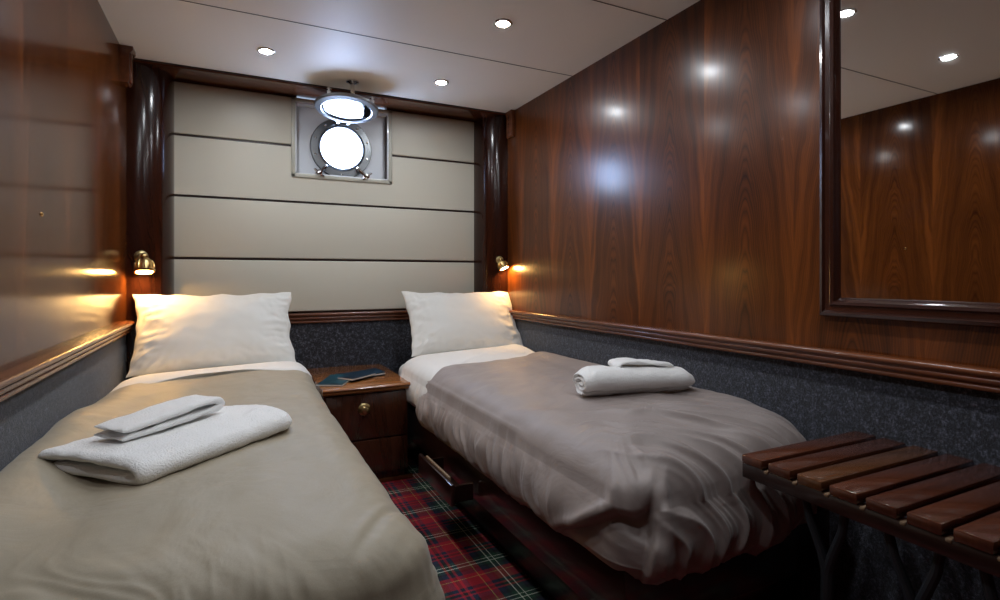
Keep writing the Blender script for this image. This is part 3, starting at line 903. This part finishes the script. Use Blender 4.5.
# left hand towel: fold at its right end, lies on the far half of the bath towel
V_ = [(0, .010), (.08, .010), (.16, .011), (.22, .013), (.250, .016), (.266, .026), (.253, .038), (.22, .042), (.16, .039), (.08, .034), (.002, .032)]
a2 = Vector((.76, .65, 0)); p2 = Vector((-.65, .76, 0))
M2 = frameM((-.228, 1.475, ZT + .055), (a2.x, a2.y, .05), p2)
ribbon([(a, z * .85) for a, z in V_], .016, .11, M2, 'hand_towel', 'small white hand towel folded on top of the large left towel', 'towel', seed=4.0, nA=20, edge=.008)
# right bath towel: flattened roll
def spiral(wd, ht, th, turns=2.2, n=30):
    out = []
    for k in range(n + 1):
        a = 2 * math.pi * turns * k / n
        s_ = 1 - k / n * (turns * 1.9 * th / wd * 1.0)
        s2 = 1 - k / n * (turns * 1.9 * th / ht)
        s2 = max(s2, .12); s_ = max(s_, .25)
        out.append((wd / 2 + (wd / 2 - th / 2) * s_ * math.cos(a - 1.9), ht / 2 + (ht / 2 - th / 2) * s2 * math.sin(a - 1.9)))
    return out
M3 = frameM((1.03, 1.445, ZTR + .001), (.16, .98, 0), (.985, -.17, 0))
def shR(a, b, z):
    t = b / .42
    f = 1 - .22 * t
    e = sstep(.09, 0, t) + sstep(.93, 1, t)
    return .075 + (a - .075) * (1 - .1 * t) * (1 - .14 * e), b, float(z * f * (1 - .16 * e))
ribbon(spiral(.15, .112, .024), .024, .425, M3, 'bath_towel', 'large white bath towel rolled up on the right bed', 'towel', seed=8.0, shape=shR, edge=.03)
V2 = [(.24, .012), (.18, .009), (.12, .008), (.06, .009), (.028, .014), (.024, .024), (.045, .032), (.09, .032), (.14, .028), (.19, .025), (.235, .022)]
M4 = frameM((1.165, 1.485, ZTR + .079), (.985, -.15, -.045), (.15, .985, 0))
ribbon(V2, .013, .09, M4, 'hand_towel', 'small white hand towel folded on top of the rolled right towel', 'towel', seed=11.0, nA=16, edge=.006)

# ------------------------------------------------------------------ nightstand
nx0, nx1, ny0, ny1 = .368, .796, 2.655, YB - .006
ns = thing('nightstand', ((nx0 + nx1) / 2, 2.95, ZF), 'mahogany bedside cabinet with a brass knob between the two beds', 'nightstand')
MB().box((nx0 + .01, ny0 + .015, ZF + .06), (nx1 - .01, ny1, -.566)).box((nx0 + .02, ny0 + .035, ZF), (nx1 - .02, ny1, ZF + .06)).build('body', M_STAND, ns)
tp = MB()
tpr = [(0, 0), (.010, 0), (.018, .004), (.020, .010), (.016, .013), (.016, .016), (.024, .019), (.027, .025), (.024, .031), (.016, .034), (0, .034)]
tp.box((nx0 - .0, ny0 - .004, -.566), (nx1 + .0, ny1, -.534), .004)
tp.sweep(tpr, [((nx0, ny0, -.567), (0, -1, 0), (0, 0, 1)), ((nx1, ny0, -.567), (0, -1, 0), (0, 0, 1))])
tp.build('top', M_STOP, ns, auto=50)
df = MB().box((nx0 + .018, ny0, -.795), (nx1 - .018, ny0 + .018, -.575), .004).build('drawer', M_STAND, ns)
MB().lathe([(.026, 0), (.028, .003), (.022, .007), (.012, .009), (.010, .014), (.017, .022), (.019, .028), (.015, .034), (.006, .037), (0, .037)], axisM((.565, ny0, -.648), (0, -1, 0)) @ Matrix.Scale(1.08, 4), 28).build('knob', M_BRASSDK, df)
MB().box((nx0 + .018, ny0, ZF + .065), (nx1 - .018, ny0 + .018, -.803), .004).build('door', M_STAND, ns)
MB().box((nx0 + .0, ny0 + .02, ZF + .002), (nx1 + .02, ny0 + .035, ZF + .022), .003).build('kick_strip', M_RAILX, ns)

# brochures
def brochure(c, w_, h_, rot, z, mat, label, fold=.012, curl=.0):
    m = MB(); pg = MB()
    R = Matrix.Translation((c[0], c[1], z)) @ Matrix.Rotation(rot, 4, 'Z')
    n = 10
    def sheet(mm, z0, z1, sx, inset):
        vs = []
        for i in range(n + 1):
            x = (i / n - .5) * (w_ - inset)
            zz = fold * (i / n) ** 2 * 1.0
            for y in (-(h_ - inset) / 2, (h_ - inset) / 2):
                vs += [R @ Vector((x, y, z0 + zz * sx)), R @ Vector((x, y, z1 + zz * sx))]
        fs = []
        for i in range(n):
            a = i * 4; b_ = a + 4
            fs += [(a, a + 2, b_ + 2, b_), (a + 1, b_ + 1, b_ + 3, a + 3), (a, b_, b_ + 1, a + 1), (a + 2, a + 3, b_ + 3, b_ + 2)]
        fs += [(0, 1, 3, 2), (n * 4, n * 4 + 2, n * 4 + 3, n * 4 + 1)]
        mm.add(vs, fs)
    sheet(m, .000, .0012, .15, 0); sheet(m, .0072, .0084, 1.0, .003)
    sheet(pg, .0014, .0070, .6, .001)
    o = m.build('brochure', mat, None, (c[0], c[1], z))
    pg.build('pages', M_PAPER, o)
    return setp(o, label, 'brochure')
zt = -.5332
brochure((.455, 2.80), .20, .13, math.radians(62), zt, M_TEAL, 'dark teal brochure lying left on the bedside cabinet')
brochure((.60, 2.93), .23, .15, math.radians(8), zt + .0005, M_NAVY, 'navy brochure with white page edges lying at the back of the bedside cabinet')
brochure((.565, 2.83), .17, .10, math.radians(35), zt + .012, M_NAVY, 'small navy leaflet lying between the two larger brochures', fold=.004)

# ------------------------------------------------------------------ slatted bench
bn = thing('slatted_bench', (1.34, .5, ZF), 'dark mahogany slatted bench along the right wall', 'bench')
bx0, bx1 = 1.112, XR - .006
pitch = .0722; sw = .0565
y = .928; k = 0
while y > -.02:
    MB().box((bx0, y - sw, -.457), (bx1, y, -.435), .0035, 2).build('slat', M_SLAT[(0, 0, 1, 0, 2, 0, 0, 1, 2)[k % 9]], bn)
    if y - pitch > -.02:
        MB().box((bx0 + .001, y - sw - .0135, -.4645), (bx0 + .02, y - sw - .003, -.4565), .003).build('spacer', M_PALEWOOD, bn)
    y -= pitch; k += 1
MB().box((bx0 + .004, -.03, -.492), (bx0 + .030, .930, -.457), .003).build('front_rail', M_BASE, bn)
MB().box((bx1 - .03, -.03, -.492), (bx1 - .002, .930, -.457), .003).build('rear_rail', M_SLAT[2], bn)
for yy in (.74, .57, .42, .27, .08):
    x = bx0 + .03
    j = Vector((x + .01, yy, -.64))
    lg = MB().tube([(x, yy + .045, -.488), (x + .004, yy + .035, -.54), (x + .008, yy + .012, -.60), j, (x + .01, yy + .004, -.8), (x + .01, yy + .012, ZF + .001)], [.008, .009, .010, .013, .012, .013], 10)
    lg.tube([(x, yy - .045, -.488), (x + .004, yy - .035, -.54), (x + .008, yy - .012, -.60), j], [.008, .009, .010, .012], 10)
    lg.build('leg', M_LEGSTEEL, bn)
